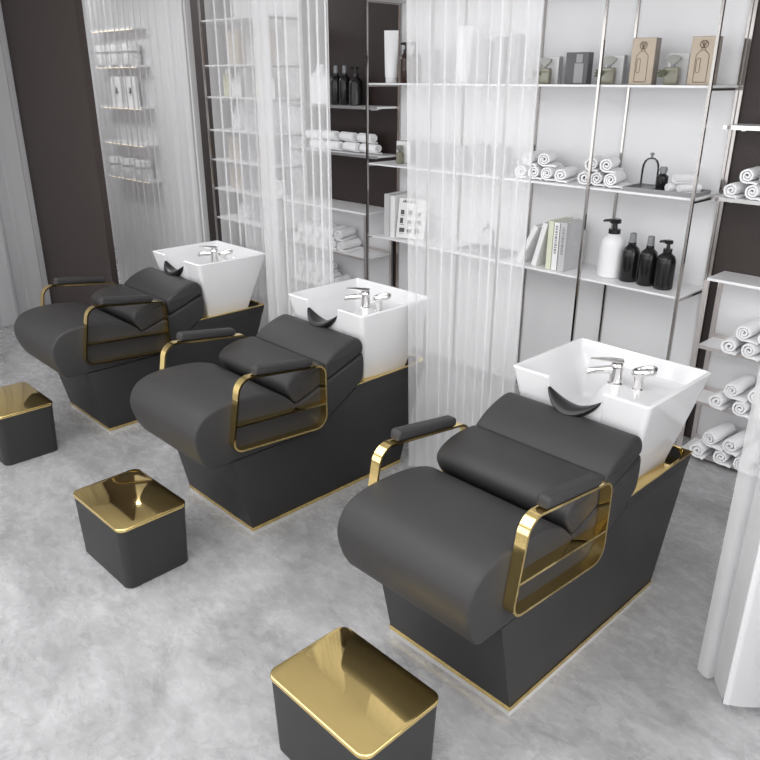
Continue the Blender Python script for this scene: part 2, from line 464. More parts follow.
        if fr < ZR and df < 0.16:
            lim = fr - 0.10 * sm(0.0, 0.16, df)
            z = min(z, lim + (z - lim) * sm(0.05, 0.16, df) if z > lim else z)
        return z
    bm = bmesh.new()
    RC = 0.022
    def corner(x, y):
        u = abs(x) - (X0 - RC); cyy = (Y1 + Y2) / 2; v = abs(y - cyy) - ((Y2 - Y1) / 2 - RC)
        if u <= 0 or v <= 0: return x, y
        k = max(u, v) / math.hypot(u, v)
        return math.copysign(X0 - RC + u * k, x), cyy + math.copysign((Y2 - Y1) / 2 - RC + v * k, y - cyy)
    G = [[bm.verts.new((*corner(x, y), hz(x, y))) for x in xs] for y in ys]
    for j in range(len(ys) - 1):
        for i in range(len(xs) - 1): bm.faces.new((G[j][i], G[j][i + 1], G[j + 1][i + 1], G[j + 1][i]))
    ZB = 0.545; BX0, BY1, BY2 = 0.222, 2.43 - Y0, 2.735 - Y0
    def low(x, y, f):
        u = x / X0; v = (y - Y1) / (Y2 - Y1)
        bxp = u * BX0; byp = BY1 + v * (BY2 - BY1)
        return (x + (bxp - x) * f, y + (byp - y) * f)
    def wallrow(vs):
        lev = [vs]
        for f in (0.25, 0.6, 1.0):
            row = []
            for v in vs:
                px, py = low(v.co.x, v.co.y, f if f == 1 else f)
                row.append(bm.verts.new((px, py, v.co.z + (ZB - v.co.z) * f)))
            lev.append(row)
        for A, B in zip(lev, lev[1:]):
            for i in range(len(vs) - 1): bm.faces.new((A[i], A[i + 1], B[i + 1], B[i]))
        return lev[-1]
    wallrow(G[0]); wallrow(G[-1]); wallrow([r[0] for r in G]); wallrow([r[-1] for r in G])
    bv = [bm.verts.new((sx * BX0, yy, ZB)) for sx, yy in ((-1, BY1), (1, BY1), (1, BY2), (-1, BY2))]; bm.faces.new(bv)
    bmesh.ops.remove_doubles(bm, verts=bm.verts[:], dist=0.0004)
    basin = link('basin', bm, M['ceramic'], root, angle=62)
    basin['label'] = 'white ceramic wash basin'
    # neck rest: a strap of black rubber lying in the notch, thick in the middle
    pts, rad = [], []
    for i in range(25):
        u = -1 + 2 * i / 24
        x = -0.003 + u * 0.112
        pts.append((x, Y1 + 0.002 - 0.010 * (1 - u * u), min(notch(x), ZR - 0.034) + 0.004 - 0.002 * (1 - u * u)))
        rad.append(0.006 + 0.030 * (1 - u * u) ** 0.9)
    bm = bmesh.new(); tube(bm, pts, rad, 12, flat=(1.35, 0.62), up=(0, 1, 0)); 
    link('neck_rest', bm, M['rubber'], basin)
    # drain
    bm = bmesh.new(); lathe(bm, [(0, 0.003), (0.022, 0.003), (0.024, 0)], 20, -0.10, 0.46, FLOOR + 0.001); link('drain', bm, M['chrome'], basin)
    # mixer tap: round body, spout and lever pointing towards the bowl
    fx, fy = 0.004, 2.645 - Y0
    d = Vector((-0.80, -0.60, 0)).normalized()
    bm = bmesh.new(); lathe(bm, [(0.031, 0), (0.031, 0.006), (0.026, 0.010), (0.025, 0.066), (0.028, 0.076), (0.022, 0.090), (0, 0.094)], 24, fx, fy, DECK - 0.003)
    tap = link('mixer_tap', bm, M['chrome'], basin)
    b0 = Vector((fx, fy, DECK + 0.058))
    bm = bmesh.new(); tube(bm, [b0, b0 + d * 0.03, b0 + d * 0.08 + Vector((0, 0, -0.006)), b0 + d * 0.108 + Vector((0, 0, -0.012)), b0 + d * 0.112 + Vector((0, 0, -0.022))], [0.018, 0.017, 0.015, 0.013, 0.011], 12)
    link('spout', bm, M['chrome'], tap)
    b0 = Vector((fx, fy, DECK + 0.096))
    bm = bmesh.new(); tube(bm, [b0 - d * 0.022, b0, b0 + d * 0.05 + Vector((0, 0, 0.004)), b0 + d * 0.105 + Vector((0, 0, 0.004))], [0.022, 0.025, 0.020, 0.010], 12, flat=(0.32, 1.0), up=(0, 0, 1))
    link('lever', bm, M['chrome'], tap)
    # hand shower resting in its deck holder
    hx, hy = 0.100, 2.650 - Y0
    bm = bmesh.new(); lathe(bm, [(0.022, 0), (0.022, 0.004), (0.017, 0.008), (0.018, 0.050), (0.026, 0.064), (0.028, 0.070), (0.0, 0.070)], 20, hx, hy, DECK - 0.003)
    hs = link('hand_shower', bm, M['chrome'], basin)
    e = Vector((0.78, 0.62, 0))
    c = Vector((hx, hy, DECK + 0.076)) + e * 0.018
    bm = bmesh.new()
    ring = [c + e * (0.042 * math.cos(t)) + Vector((-e.y, e.x, 0)) * (0.026 * math.sin(t)) + Vector((0, 0, 0.008 * math.cos(t))) for t in [2 * PI * i / 28 for i in range(29)]]
    tube(bm, ring, 0.0105, 10, flat=(1.3, 0.8), up=(0, 0, 1)); 
    link('spray_handle', bm, M['chrome'], hs)
    bm = bmesh.new()
    lathe(bm, [(0.0, 0.0), (0.021, 0.0), (0.022, 0.006), (0.012, 0.010), (0, 0.011)], 20, c.x, c.y, c.z - 0.006); link('spray_face', bm, M['smoke'], hs)
    return root

chair = make_chair(); used = []
put(chair, used, (-1.354, 2.14, 0), 0, 'nearest of the three charcoal shampoo chairs, with white basin and gold armrests', 'shampoo chairs in a row')
put(chair, used, (-2.848, 2.147, 0), 0, 'middle charcoal shampoo chair, between two others, its basin corner behind a sheer curtain', 'shampoo chairs in a row')
put(chair, used, (-4.338, 2.15, 0), 0, 'farthest charcoal shampoo chair, in front of the brown partition wall', 'shampoo chairs in a row')

# ================================================================== footstools
def make_stool():
    root = thing('footstool', 'x', 'footstool')
    bm = bmesh.new()
    lo = rrect(-0.212, 0.212, -0.150, 0.150, 0.035, 6); hi = rrect(-0.221, 0.221, -0.158, 0.158, 0.035, 6)
    R = [[bm.verts.new((p[0], p[1], z)) for p in pl] for pl, z in ((inset_poly(lo, 0.004), 0), (lo, 0.004), (hi, 0.287))]
    n = len(lo)
    for A, B in zip(R, R[1:]):
        for i in range(n): bm.faces.new((A[i], A[(i + 1) % n], B[(i + 1) % n], B[i]))
    bm.faces.new(R[0][::-1]); bm.faces.new(R[-1])
    b = link('body', bm, M['base'], root)
    bm = bmesh.new(); prism_z(bm, rrect(-0.224, 0.224, -0.161, 0.161, 0.037, 8), 0.287, 0.303, 0.0035, 3)
    link('gold_top', bm, M['gold'], root)
    return root
stool = make_stool(); used = []
put(stool, used, (-1.308, 1.158, 0), 0.0, 'charcoal cube footstool with mirror gold top, at the bottom edge before the nearest chair', 'gold topped footstools')
put(stool, used, (-2.795, 1.182, 0), 0.02, 'charcoal cube footstool with dark reflecting gold top, before the middle chair', 'gold topped footstools')
put(stool, used, (-4.272, 1.205, 0), 0.0, 'charcoal cube footstool with gold top, at the left edge before the farthest chair', 'gold topped footstools')

# ================================================================== curtains
def curtain(name, path, period, amp, z0, z1, m, label, seed=0, twist=0.0, hem=0.0, fan=0.0, group='sheer white curtains', dens=26):
    """pleated voile along a plan path; deep omega pleats so that the cloth overlaps itself"""
    rng = random.Random(seed)
    P = [Vector(p) for p in path]
    seglen = [(P[i + 1] - P[i]).length for i in range(len(P) - 1)]; tot = sum(seglen)
    def at(s):
        s = max(0, min(tot, s)); i = 0
        while i < len(seglen) - 1 and s > seglen[i]: s -= seglen[i]; i += 1
        d = (P[i + 1] - P[i]).normalized()
        return P[i] + d * s, d
    # smooth normals at the corners by sampling either side
    n = int(tot / period * dens)
    ph = [rng.uniform(-0.5, 0.5) for _ in range(int(tot / period) + 3)]
    am = [rng.uniform(0.45, 1.25) for _ in range(int(tot / period) + 3)]
    NZ = 14
    bm = bmesh.new(); rows = []
    for k in range(NZ + 1):
        z = z0 + (z1 - z0) * (k / NZ) ** 1.4
        row = []
        lowf = 1 - k / NZ
        for i in range(n + 1):
            s = tot * i / n
            q = s / period; c = int(q); fr = q - c
            a0 = am[c] + (am[c + 1] - am[c]) * fr; p0 = ph[c] + (ph[c + 1] - ph[c]) * fr
            th = 2 * PI * q + p0 * 1.2
            loose = 1 + 0.35 * lowf
            off = amp * a0 * loose * (math.sin(th) + 0.25 * math.sin(2.3 * th + seed))
            sh = period * 0.20 * a0 * math.sin(2 * th + 0.6)
            edge = min(1, min(s, tot - s) / (period * 0.7))
            a, d1 = at(s - period * 0.8); b, d2 = at(s + period * 0.8)
            base, _ = at(s + sh * edge)
            d = (d1 + d2); d.normalize()
            nv = Vector((-d.y, d.x))
            base = P[-1] + (base - P[-1]) * (1 + fan * z / 3.2)
            w = off * edge + twist * lowf * math.sin(s * 3.1 + seed) * 0.03
            zz = z
            if k == 0 and hem > 0: zz = z + hem * (0.5 + 0.5 * math.sin(th * 0.5 + seed)) * a0
            row.append(bm.verts.new((base.x + nv.x * w, base.y + nv.y * w, zz)))
        rows.append(row)
    for A, B in zip(rows, rows[1:]):
        for i in range(n): bm.faces.new((A[i], A[i + 1], B[i + 1], B[i]))
    o = link(name, bm, m, None, angle=180)
    return tag(o, label, 'curtain', group)

def pleated(name, path, period, fold, bow, z0, z1, m, label, seed=0, fan=0.0, group='sheer white curtains'):
    """flat hanging voile with narrow ironed pleats: at each pleat the cloth doubles back on itself"""
    rng = random.Random(seed)
    P = [Vector(p) for p in path]
    seglen = [(P[i + 1] - P[i]).length for i in range(len(P) - 1)]; tot = sum(seglen)
    def at(s):
        s = max(0, min(tot, s)); i = 0
        while i < len(seglen) - 1 and s > seglen[i]: s -= seglen[i]; i += 1
        return P[i] + (P[i + 1] - P[i]).normalized() * s
    cs = []; s = 0.0; sg = 1
    while s < tot:
        w = period * rng.uniform(0.7, 1.3); e = min(tot, s + w); b = bow * rng.uniform(0.4, 1.2)
        for k in range(9):
            t = k / 9; cs.append((s + (e - s) * t, b * math.sin(PI * t)))
        f = fold * rng.uniform(0.5, 1.6)
        if e < tot: cs += [(e, 0.0), (e + f * 0.45, 0.002), (e + f * 0.5, 0.005), (e, 0.007), (e - f * 0.5, 0.009), (e - f * 0.45, 0.012), (e, 0.013)]
        s = e
    cs.append((tot, 0))
    bm = bmesh.new(); rows = []; NZ = 6
    for k in range(NZ + 1):
        z = z0 + (z1 - z0) * k / NZ; row = []
        for s, off in cs:
            a = at(s - 0.05); b = at(s + 0.05); d = (b - a).normalized(); nv = Vector((-d.y, d.x)); base = at(s)
            base = P[-1] + (base - P[-1]) * (1 + fan * z / 3.2)
            low = 1 - k / NZ; sway = 0.006 * low * math.sin(7 * s + seed)
            row.append(bm.verts.new((base.x + nv.x * (off * (1 + 0.3 * low) + sway), base.y + nv.y * (off * (1 + 0.3 * low) + sway), z)))
        rows.append(row)
    for A, B in zip(rows, rows[1:]):
        for i in range(len(cs) - 1): bm.faces.new((A[i], A[i + 1], B[i + 1], B[i]))
    return tag(link(name, bm, m, None, angle=180), label, 'curtain', group)
pleated('sheer_curtain', [(-6.62, 3.02), (-4.985, 3.02)], 0.10, 0.016, 0.012, 0.012, CEIL, M['sheer'], 'pleated sheer white curtain right of the brown partition wall, behind the farthest chair', 3)
pleated('sheer_curtain', [(-4.77, 3.00), (-4.10, 2.985), (-3.985, 2.93), (-3.955, 2.80), (-3.86, 2.735), (-3.165, 2.70)], 0.10, 0.018, 0.012, 0.012, CEIL, M['sheer'], 'pleated sheer white curtain between the farthest and middle chairs, over product shelves', 5)
pleated('sheer_curtain', [(-2.510, 2.655), (-1.885, 2.71)], 0.060, 0.009, 0.007, 0.012, CEIL, M['sheer_light'], 'sheer white curtain between the middle and nearest chairs, before the white shelves', 8, fan=0.13)
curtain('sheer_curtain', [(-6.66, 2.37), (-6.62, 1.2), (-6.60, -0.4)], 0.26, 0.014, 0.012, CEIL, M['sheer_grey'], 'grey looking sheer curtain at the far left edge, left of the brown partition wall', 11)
curtain('sheer_curtain', [(-0.715, 2.30), (-0.58, 2.235), (-0.38, 2.27), (0.5, 2.27)], 0.21, 0.055, 0.010, CEIL, M['sheer_dense'], 'sheer white curtain with loose wavy hem at the lower right edge', 4, hem=0.05, dens=34)

# ================================================================== shelving units on the back wall
def shelving(name, label, xs, zs, yf, group, zt=CEIL - 0.02):
    x0, x1 = xs[0], xs[-1]
    root = thing(name, label, 'shelving', ((x0 + x1) / 2, YW, 0), 0, group)
    cx = (x0 + x1) / 2; L = lambda x: x - cx
    p = link('back_panel', bx(L(x0) - 0.01, L(x1) + 0.01, -0.018, -0.002, 0, zt), M['panel'], root); p['label'] = 'white back panel'
    for z in zs:
        link('shelf', bx(L(x0), L(x1), yf - YW + 0.008, -0.0185, z - 0.012, z, bev=0.0015, seg=1), M['shelf'], root)
    for x in xs:
        link('upright', bx(L(x) - 0.007, L(x) + 0.007, yf - YW - 0.008, yf - YW + 0.007, 0, zt), M['bar'], root)
        link('upright', bx(L(x) - 0.006, L(x) + 0.006, -0.031, -0.0185, 0, zt), M['bar'], root)
    for z in zs:
        for x in (x0, x1):
            link('bracket_rail', bx(L(x) - 0.006, L(x) + 0.006, yf - YW + 0.0075, -0.032, z - 0.024, z - 0.0125), M['bar'], root)
    return root
S1, S2, S3, YF = 1.975, 1.442, 0.927, 3.80
shelving('shelving_unit', 'wide white shelving unit with chrome uprights on the wall behind the nearest chair', [-4.05, -3.45, -2.85, -2.25, -1.65], [S3, S2, S1, 2.50], YF, 'shelving units')
LZ = [0.805, 1.07, 1.325, 1.58, 1.855, 2.11, 2.46]
shelving('shelving_unit', 'narrow shelving unit of seven white shelves veiled by the curtain beside the farthest chair', [-6.13, -5.19], LZ, YF, 'shelving units')

# low white towel racks standing against the brown wall
def rack(label, x0, x1, yf, zs, top, ups):
    root = thing('towel_rack', label, 'shelving', (x0, YW, 0), 0, 'low towel racks')
    W = x1 - x0
    link('back_panel', bx(0.0, W, -0.016, -0.002, 0, top), M['panel'], root)
    link('top_board', bx(0, W, yf - YW, -0.0165, top - 0.014, top), M['shelf'], root)
    for z in zs:
        link('shelf', bx(0.0125, W - 0.0125, yf - YW + 0.002, -0.0305, z - 0.014, z), M['shelf'], root)
        link('shelf_edge', bx(0.0125, W - 0.0125, yf - YW - 0.006, yf - YW + 0.0015, z - 0.018, z), M['rackbar'], root)
        link('back_rail', bx(0.0125, W - 0.0125, -0.034, -0.0306, z + 0.0, z + 0.022), M['rackbar'], root)
    for x in ups:
        link('upright', bx(x - 0.012, x + 0.012, yf - YW - 0.006, yf - YW + 0.012, 0, top - 0.0145), M['rackbar'], root)
        link('upright', bx(x - 0.012, x + 0.012, -0.030, -0.0165, 0, top - 0.0145), M['rackbar'], root)
    return root
RX0, RYF = -1.565, 3.93
RT = [0.030, 0.340, 0.660]
rack('low white towel rack with three shelves on the brown wall at the right edge', RX0, -0.3, RYF, RT, 1.03, [0.0, 1.265])
rack('low white towel rack against the brown wall, half behind the curtain of the middle chair', -5.14, -4.13, 3.85, [0.06, 0.40, 0.722], 1.066, [0.0, 1.01])

# floating shelves on the brown wall
def float_shelf(label, x0, x1, yf, z):
    root = thing('floating_shelf', label, 'shelf', (x0, YW, z), 0, 'floating shelves on the brown wall')
    link('board', bx(0, x1 - x0, yf - YW + 0.004, -0.001, -0.014, 0), M['shelf'], root)
    link('edge_strip', bx(0, x1 - x0, yf - YW - 0.003, yf - YW + 0.0035, -0.020, 0.0), M['chrome'], root)
    for x in (0.08, x1 - x0 - 0.10):
        link('bracket', bx(x, x + 0.02, yf - YW + 0.03, -0.001, -0.026, -0.0145), M['chrome'], root)
float_shelf('upper chrome edged floating shelf on the brown wall at the right edge, empty', -1.62, -0.3, 3.95, 1.792)
float_shelf('lower chrome edged floating shelf on the brown wall at the right edge, holding rolled towels', -1.62, -0.3, 3.95, 1.445)
float_shelf('upper floating shelf on the brown wall, holding black bottles, left of the wide shelving', -5.12, -4.085, 3.93, 1.815)
float_shelf('lower floating shelf on the brown wall, holding towels, left of the wide shelving', -5.12, -4.085, 3.93, 1.475)

# ledges with warm strip lights far behind the left curtain
for z, nm in ((2.49, 'topmost'), (2.13, 'second highest'), (1.72, 'middle'), (1.34, 'second lowest'), (0.965, 'lowest')):
    r = thing('wall_ledge', nm + ' of the warm lit wall ledges far behind the left sheer curtain', 'shelf', (-8.22, YW, z), 0, 'warm lit ledges')
    link('board', bx(-0.48, 0.48, -0.15, -0.001, -0.02, 0), M['shelf'], r)
    link('light_strip', bx(-0.46, 0.46, -0.148, -0.14, -0.026, -0.0205), M['led'], r)

# ================================================================== towels
def towel_mesh(R=0.042, length=0.22, turns=2.7, seed=0, tail=0.05):
    rng = random.Random(seed)
    N = 64; t = R / (turns + 1.0) * 0.40
    ctr = []
    for i in range(N + 1):
        u = i / N; th = PI * 1.05 + 2 * PI * turns * (1 - u) * -1 + 0
        th = -PI / 2 - 2 * PI * turns * (1 - u)
        r = (R - t) * (0.14 + 0.86 * u) * (1 + 0.03 * math.sin(5 * th + seed))
        ctr.append((r * math.cos(th), r * math.sin(th) * 0.92))
    x, z = ctr[-1]
    for k in range(1, 5): ctr.append((x + tail * k / 4, z + 0.004 * math.sin(k) * (k / 4)))
    L, Rr = [], []
    for i, p in enumerate(ctr):
        a = Vector(ctr[max(0, i - 1)]); b = Vector(ctr[min(len(ctr) - 1, i + 1)]); d = (b - a).normalized()
        nv = Vector((-d.y, d.x)); tt = t * (0.9 + 0.2 * rng.random())
        L.append((p[0] + nv.x * tt, p[1] + nv.y * tt)); Rr.append((p[0] - nv.x * tt, p[1] - nv.y * tt))
    mnz = min(q[1] for q in L + Rr)
    bm = bmesh.new()
    yy = [(-length / 2, 0.82), (-length / 2 + 0.006, 1.0), (-length * 0.2, 1.0), (length * 0.2, 1.0), (length / 2 - 0.006, 1.0), (length / 2, 0.82)]
    rows = []
    for y, s in yy:
        l, r = [], []
        for a, b in zip(L, Rr):
            mx, mz = (a[0] + b[0]) / 2, (a[1] + b[1]) / 2
            wob = 0.0025 * math.sin(9 * y / length + seed + mx * 60)
            l.append(bm.verts.new((mx + (a[0] - mx) * s + wob, y, mz + (a[1] - mz) * s - mnz)))
            r.append(bm.verts.new((mx + (b[0] - mx) * s + wob, y, mz + (b[1] - mz) * s - mnz)))
        rows.append(l + r[::-1])
    n = len(rows[0]); h = n // 2
    for A, B in zip(rows, rows[1:]):
        for i in range(n): bm.faces.new((A[i], A[(i + 1) % n], B[(i + 1) % n], B[i]))
    for row in (rows[0], rows[-1]):
        for i in range(h - 1): bm.faces.new((row[i], row[i + 1], row[n - 2 - i], row[n - 1 - i]))
    bmesh.ops.recalc_face_normals(bm, faces=bm.faces[:])
    me = bpy.data.meshes.new('rolled_towel'); bm.to_mesh(me); bm.free()
    me.materials.append(M['towel'])
    me.polygons.foreach_set('use_smooth', [True] * len(me.polygons)); me.set_sharp_from_angle(angle=math.radians(55))
    return me
TM = [towel_mesh(length=0.19, seed=s, turns=2.0 + 0.25 * (s % 3), tail=0.035 + 0.016 * (s % 3)) for s in range(4)]
TS = [towel_mesh(R=0.034, length=0.16, seed=7, tail=0.03)]
def towel(x, y, z, rz, label, group, k=0, scale=1.0, meshes=TM):
    o = bpy.data.objects.new('rolled_towel', meshes[k % len(meshes)]); COL.objects.link(o)
    o.location = (x, y, z); o.rotation_euler = (0, 0, rz); o.scale = (scale,) * 3
    tag(o, label, 'towel', group)
    return o
RH = 0.0755     # height of one roll
ordn = ['first', 'second', 'third', 'fourth', 'fifth', 'sixth', 'seventh']
def pile(x0, y, z, dx, rows, where, group, rz=0.0, sc=1.0, frm='left'):
    """rows: numbers of rolls in each layer from the bottom"""
    k = 0
    for li, nr in enumerate(rows):
        lay = ['bottom', 'upper', 'top'][li]
        for i in range(nr):
            lab = (ordn[i] + ' from left, ' if nr > 1 else 'single roll, ') + lay + ' layer, rolled white towel ' + where
            towel(x0 + (i + 0.5 * li) * dx + random.uniform(-.004, .004), y + random.uniform(-.008, .008), z + li * RH * 0.97 * sc + 0.001, rz + random.uniform(-.10, .10), lab, group, k + li, sc); k += 1
pile(-2.775, 3.945, S2, 0.098, [4, 2], 'on the middle shelf, left pile', 'towels on the wide shelving', 0.30, 1.05)
pile(-2.35, 3.945, S2, 0.092, [3, 2], 'on the middle shelf, next to the tray', 'towels on the wide shelving', 0.30, 1.05)
pile(-1.515, 4.035, 1.445, 0.095, [4, 2], 'on right floating shelf', 'towels on the right floating shelf', 0.0)
pile(-1.375, 3.985, RT[2], 0.115, [5, 4], 'on top tier of right rack', 'towels on the right rack', 0.0, 1.12)
pile(-1.375, 3.985, RT[1], 0.115, [5, 4], 'on middle tier of right rack', 'towels on the right rack', 0.0, 1.12)
pile(-1.43, 3.98, RT[0], 0.115, [5, 4], 'on lowest tier of right rack', 'towels on the right rack', 0.0, 1.15)
for li, (nr, xs0) in enumerate(((4, -4.87), (4, -4.91))):
    for i in range(nr):
        towel(xs0 + i * 0.205, 4.03, 1.475 + 0.001 + li * RH * 0.97, 1.42 + random.uniform(-.08, .08),
              ordn[i] + ' from left, ' + ['bottom', 'upper'][li] + ' layer, rolled towel lengthwise on the left floating shelf', 'towels on the left floating shelf', i + li, 0.98)
pile(-5.02, 3.97, 0.722, 0.115, [6, 5], 'on upper tier of the veiled rack', 'towels on the veiled rack', 0.2, 1.1)
pile(-5.02, 3.97, 0.40, 0.115, [5, 3], 'on middle tier of the veiled rack', 'towels on the veiled rack', 0.2, 1.1)

# ================================================================== bottles, boxes, books
def pump_bottle(name, label, r, h, body_m, cap_m, group=None, pump=True, z=0.012):
    """round bottle with shoulder, neck collar and pump head (nozzle to -x)"""
    root = thing(name, label, 'bottle', (0, 0, 0), 0, group)
    hb = h * 0.74 if pump else h * 0.76
    link('body', lz((0, 0), (r * 0.9, 0), (r, 0.006), (r, hb * 0.72), (r * 0.97, hb * 0.80), (r * 0.82, hb * 0.90), (r * 0.50, hb * 0.975), (r * 0.40, hb), (0, hb), n=24), body_m, root)
    if pump:
        c = link('pump', lz((0, hb), (r * 0.46, hb), (r * 0.46, hb + h * 0.075), (r * 0.20, hb + h * 0.08), (r * 0.18, hb + h * 0.17), (r * 0.42, hb + h * 0.175), (r * 0.44, hb + h * 0.225), (r * 0.36, hb + h * 0.245), (0, hb + h * 0.245), n=16), cap_m, root)
        bm = bmesh.new(); zt = hb + h * 0.21
        tube(bm, [(0, 0, zt), (-r * 0.45, 0, zt + 0.002), (-r * 0.8, 0, zt), (-r * 0.9, 0, zt - 0.006)], [0.010, 0.009, 0.007, 0.006], 8)
        link('nozzle', bm, cap_m, c)
    else:
        link('collar', lz((0, hb), (r * 0.44, hb), (r * 0.44, hb + h * 0.05), (0, hb + h * 0.05), n=16), M['plastic_k'], root)
        link('spray_cap', lz((0, hb + h * 0.05), (r * 0.40, hb + h * 0.05), (r * 0.36, hb + h * 0.23), (r * 0.28, hb + h * 0.24), (0, hb + h * 0.24), n=16), cap_m, root)
    return root
def at(o, x, y, z, rz=0): o.location = (x, y, z + 0.0005); o.rotation_euler = (0, 0, rz); return o
G = 'pump and spray bottles on the lowest shelf'
at(pump_bottle('pump_bottle', 'large white pump bottle with black pump on the lowest white shelf', 0.074, 0.338, M['plastic_w'], M['plastic_k']), -2.15, 3.97, S3, 0.5)
sb = pump_bottle('spray_bottle', 'black spray bottle next to the large white pump bottle', 0.050, 0.274, M['plastic_k'], M['smoke'], 'black spray bottles', pump=False)
at(sb, -2.018, 3.945, S3)
o = copy_tree(sb); o['label'] = 'middle black spray bottle, between another spray bottle and the black pump bottle'; at(o, -1.905, 3.935, S3)
at(pump_bottle('pump_bottle', 'black pump bottle rightmost on the lowest white shelf', 0.052, 0.272, M['plastic_k'], M['plastic_k']), -1.798, 3.925, S3, 0.4)
# upper shelf left
def tube_bottle(label, w, h):
    root = thing('squeeze_tube', label, 'tube', (0, 0, 0))
    bm = bmesh.new(); n = 24; rings = []
    for z, a, b in ((0.03, w * 0.40, w * 0.38), (0.045, w * 0.43, w * 0.40), (h * 0.5, w * 0.47, w * 0.26), (h * 0.9, w * 0.5, w * 0.06), (h, w * 0.5, 0.003)):
        rings.append([bm.verts.new((a * math.cos(2 * PI * i / n), b * math.sin(2 * PI * i / n), z)) for i in range(n)])
    for A, B in zip(rings, rings[1:]):
        for i in range(n): bm.faces.new((A[i], A[(i + 1) % n], B[(i + 1) % n], B[i]))
    bm.faces.new(rings[0][::-1]); bm.faces.new(rings[-1])
    link('body', bm, M['plastic_w'], root)
    link('cap', lz((0, 0), (w * 0.38, 0), (w * 0.39, 0.003), (w * 0.39, 0.029), (0, 0.029), n=24), M['plastic_w'], root)
    return root
at(tube_bottle('tall white squeeze tube left of the amber pump bottles on the top shelf', 0.098, 0.330), -3.945, 3.93, S1, 0.7)
ab = pump_bottle('pump_bottle', 'amber brown pump bottle next to the white tube on the top shelf', 0.038, 0.258, M['amber'], M['plastic_k'], 'amber pump bottles')
at(ab, -3.835, 3.96, S1, 0.6)
o = copy_tree(ab); o['label'] = 'amber brown pump bottle half behind the curtain edge on the top shelf'; at(o, -3.750, 3.97, S1, 0.6)
at(tube_bottle('tall white squeeze tube veiled by the middle curtain on the top shelf', 0.105, 0.335), -3.31, 3.95, S1, 0.7)

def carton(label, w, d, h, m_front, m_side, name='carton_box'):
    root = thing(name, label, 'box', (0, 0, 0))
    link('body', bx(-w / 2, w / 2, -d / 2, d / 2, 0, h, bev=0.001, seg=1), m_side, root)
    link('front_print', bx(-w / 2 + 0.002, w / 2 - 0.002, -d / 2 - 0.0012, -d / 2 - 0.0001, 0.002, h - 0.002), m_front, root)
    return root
def line_bottle(root, w, h, d, m):
    """outline drawing of a perfume flacon printed on the carton front"""
    y = -d / 2 - 0.0018; bm = bmesh.new(); lw = 0.0032
    s = w
    ribbon(bm, round_poly([(-0.27 * s, 0.06 * h), (0.23 * s, 0.06 * h), (0.23 * s, 0.62 * h), (0.06 * s, 0.72 * h), (-0.10 * s, 0.72 * h), (-0.27 * s, 0.62 * h)], [0.004, 0.004, 0.012, 0.004, 0.004, 0.012], 4), lw, y, True)
    ribbon(bm, [(-0.10 * s, 0.72 * h), (-0.10 * s, 0.76 * h), (0.06 * s, 0.76 * h), (0.06 * s, 0.72 * h)], lw, y)
    ribbon(bm, [(-0.02 * s + 0.15 * s * math.cos(t), 0.84 * h + 0.075 * h * math.sin(t)) for t in [2 * PI * i / 20 for i in range(20)]], lw * 1.3, y, True)
    for k in (-2, -1, 0, 1, 2): ribbon(bm, [(-0.02 * s, 0.77 * h), (-0.02 * s + 0.06 * k * s, 0.90 * h)], lw * 0.8, y)
    ribbon(bm, round_poly([(-0.22 * s, 0.26 * h), (-0.08 * s, 0.26 * h), (-0.08 * s, 0.56 * h), (-0.22 * s, 0.56 * h)], 0.006, 3), lw * 0.9, y, True)
    bmesh.ops.solidify(bm, geom=bm.faces[:], thickness=0.0004)
    link('flacon_drawing', bm, m, root, smooth=False)
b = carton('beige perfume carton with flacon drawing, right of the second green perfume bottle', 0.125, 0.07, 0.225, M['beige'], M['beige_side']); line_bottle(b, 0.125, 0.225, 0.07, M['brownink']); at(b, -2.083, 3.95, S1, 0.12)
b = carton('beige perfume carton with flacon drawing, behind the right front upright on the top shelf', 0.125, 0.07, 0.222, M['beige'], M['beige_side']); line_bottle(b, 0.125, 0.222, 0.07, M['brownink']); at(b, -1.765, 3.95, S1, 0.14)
b = carton('dark grey carton with a light flacon picture on the top shelf', 0.135, 0.06, 0.165, M['darkcard'], M['darkcard'])
bm = bmesh.new(); box(bm, -0.012, 0.042, -0.0335, -0.0318, 0.006, 0.108); box(bm, -0.004, 0.034, -0.0335, -0.0318, 0.112, 0.155); link('flacon_picture', bm, M['midcard'], b); at(b, -2.475, 3.95, S1, 0.1)
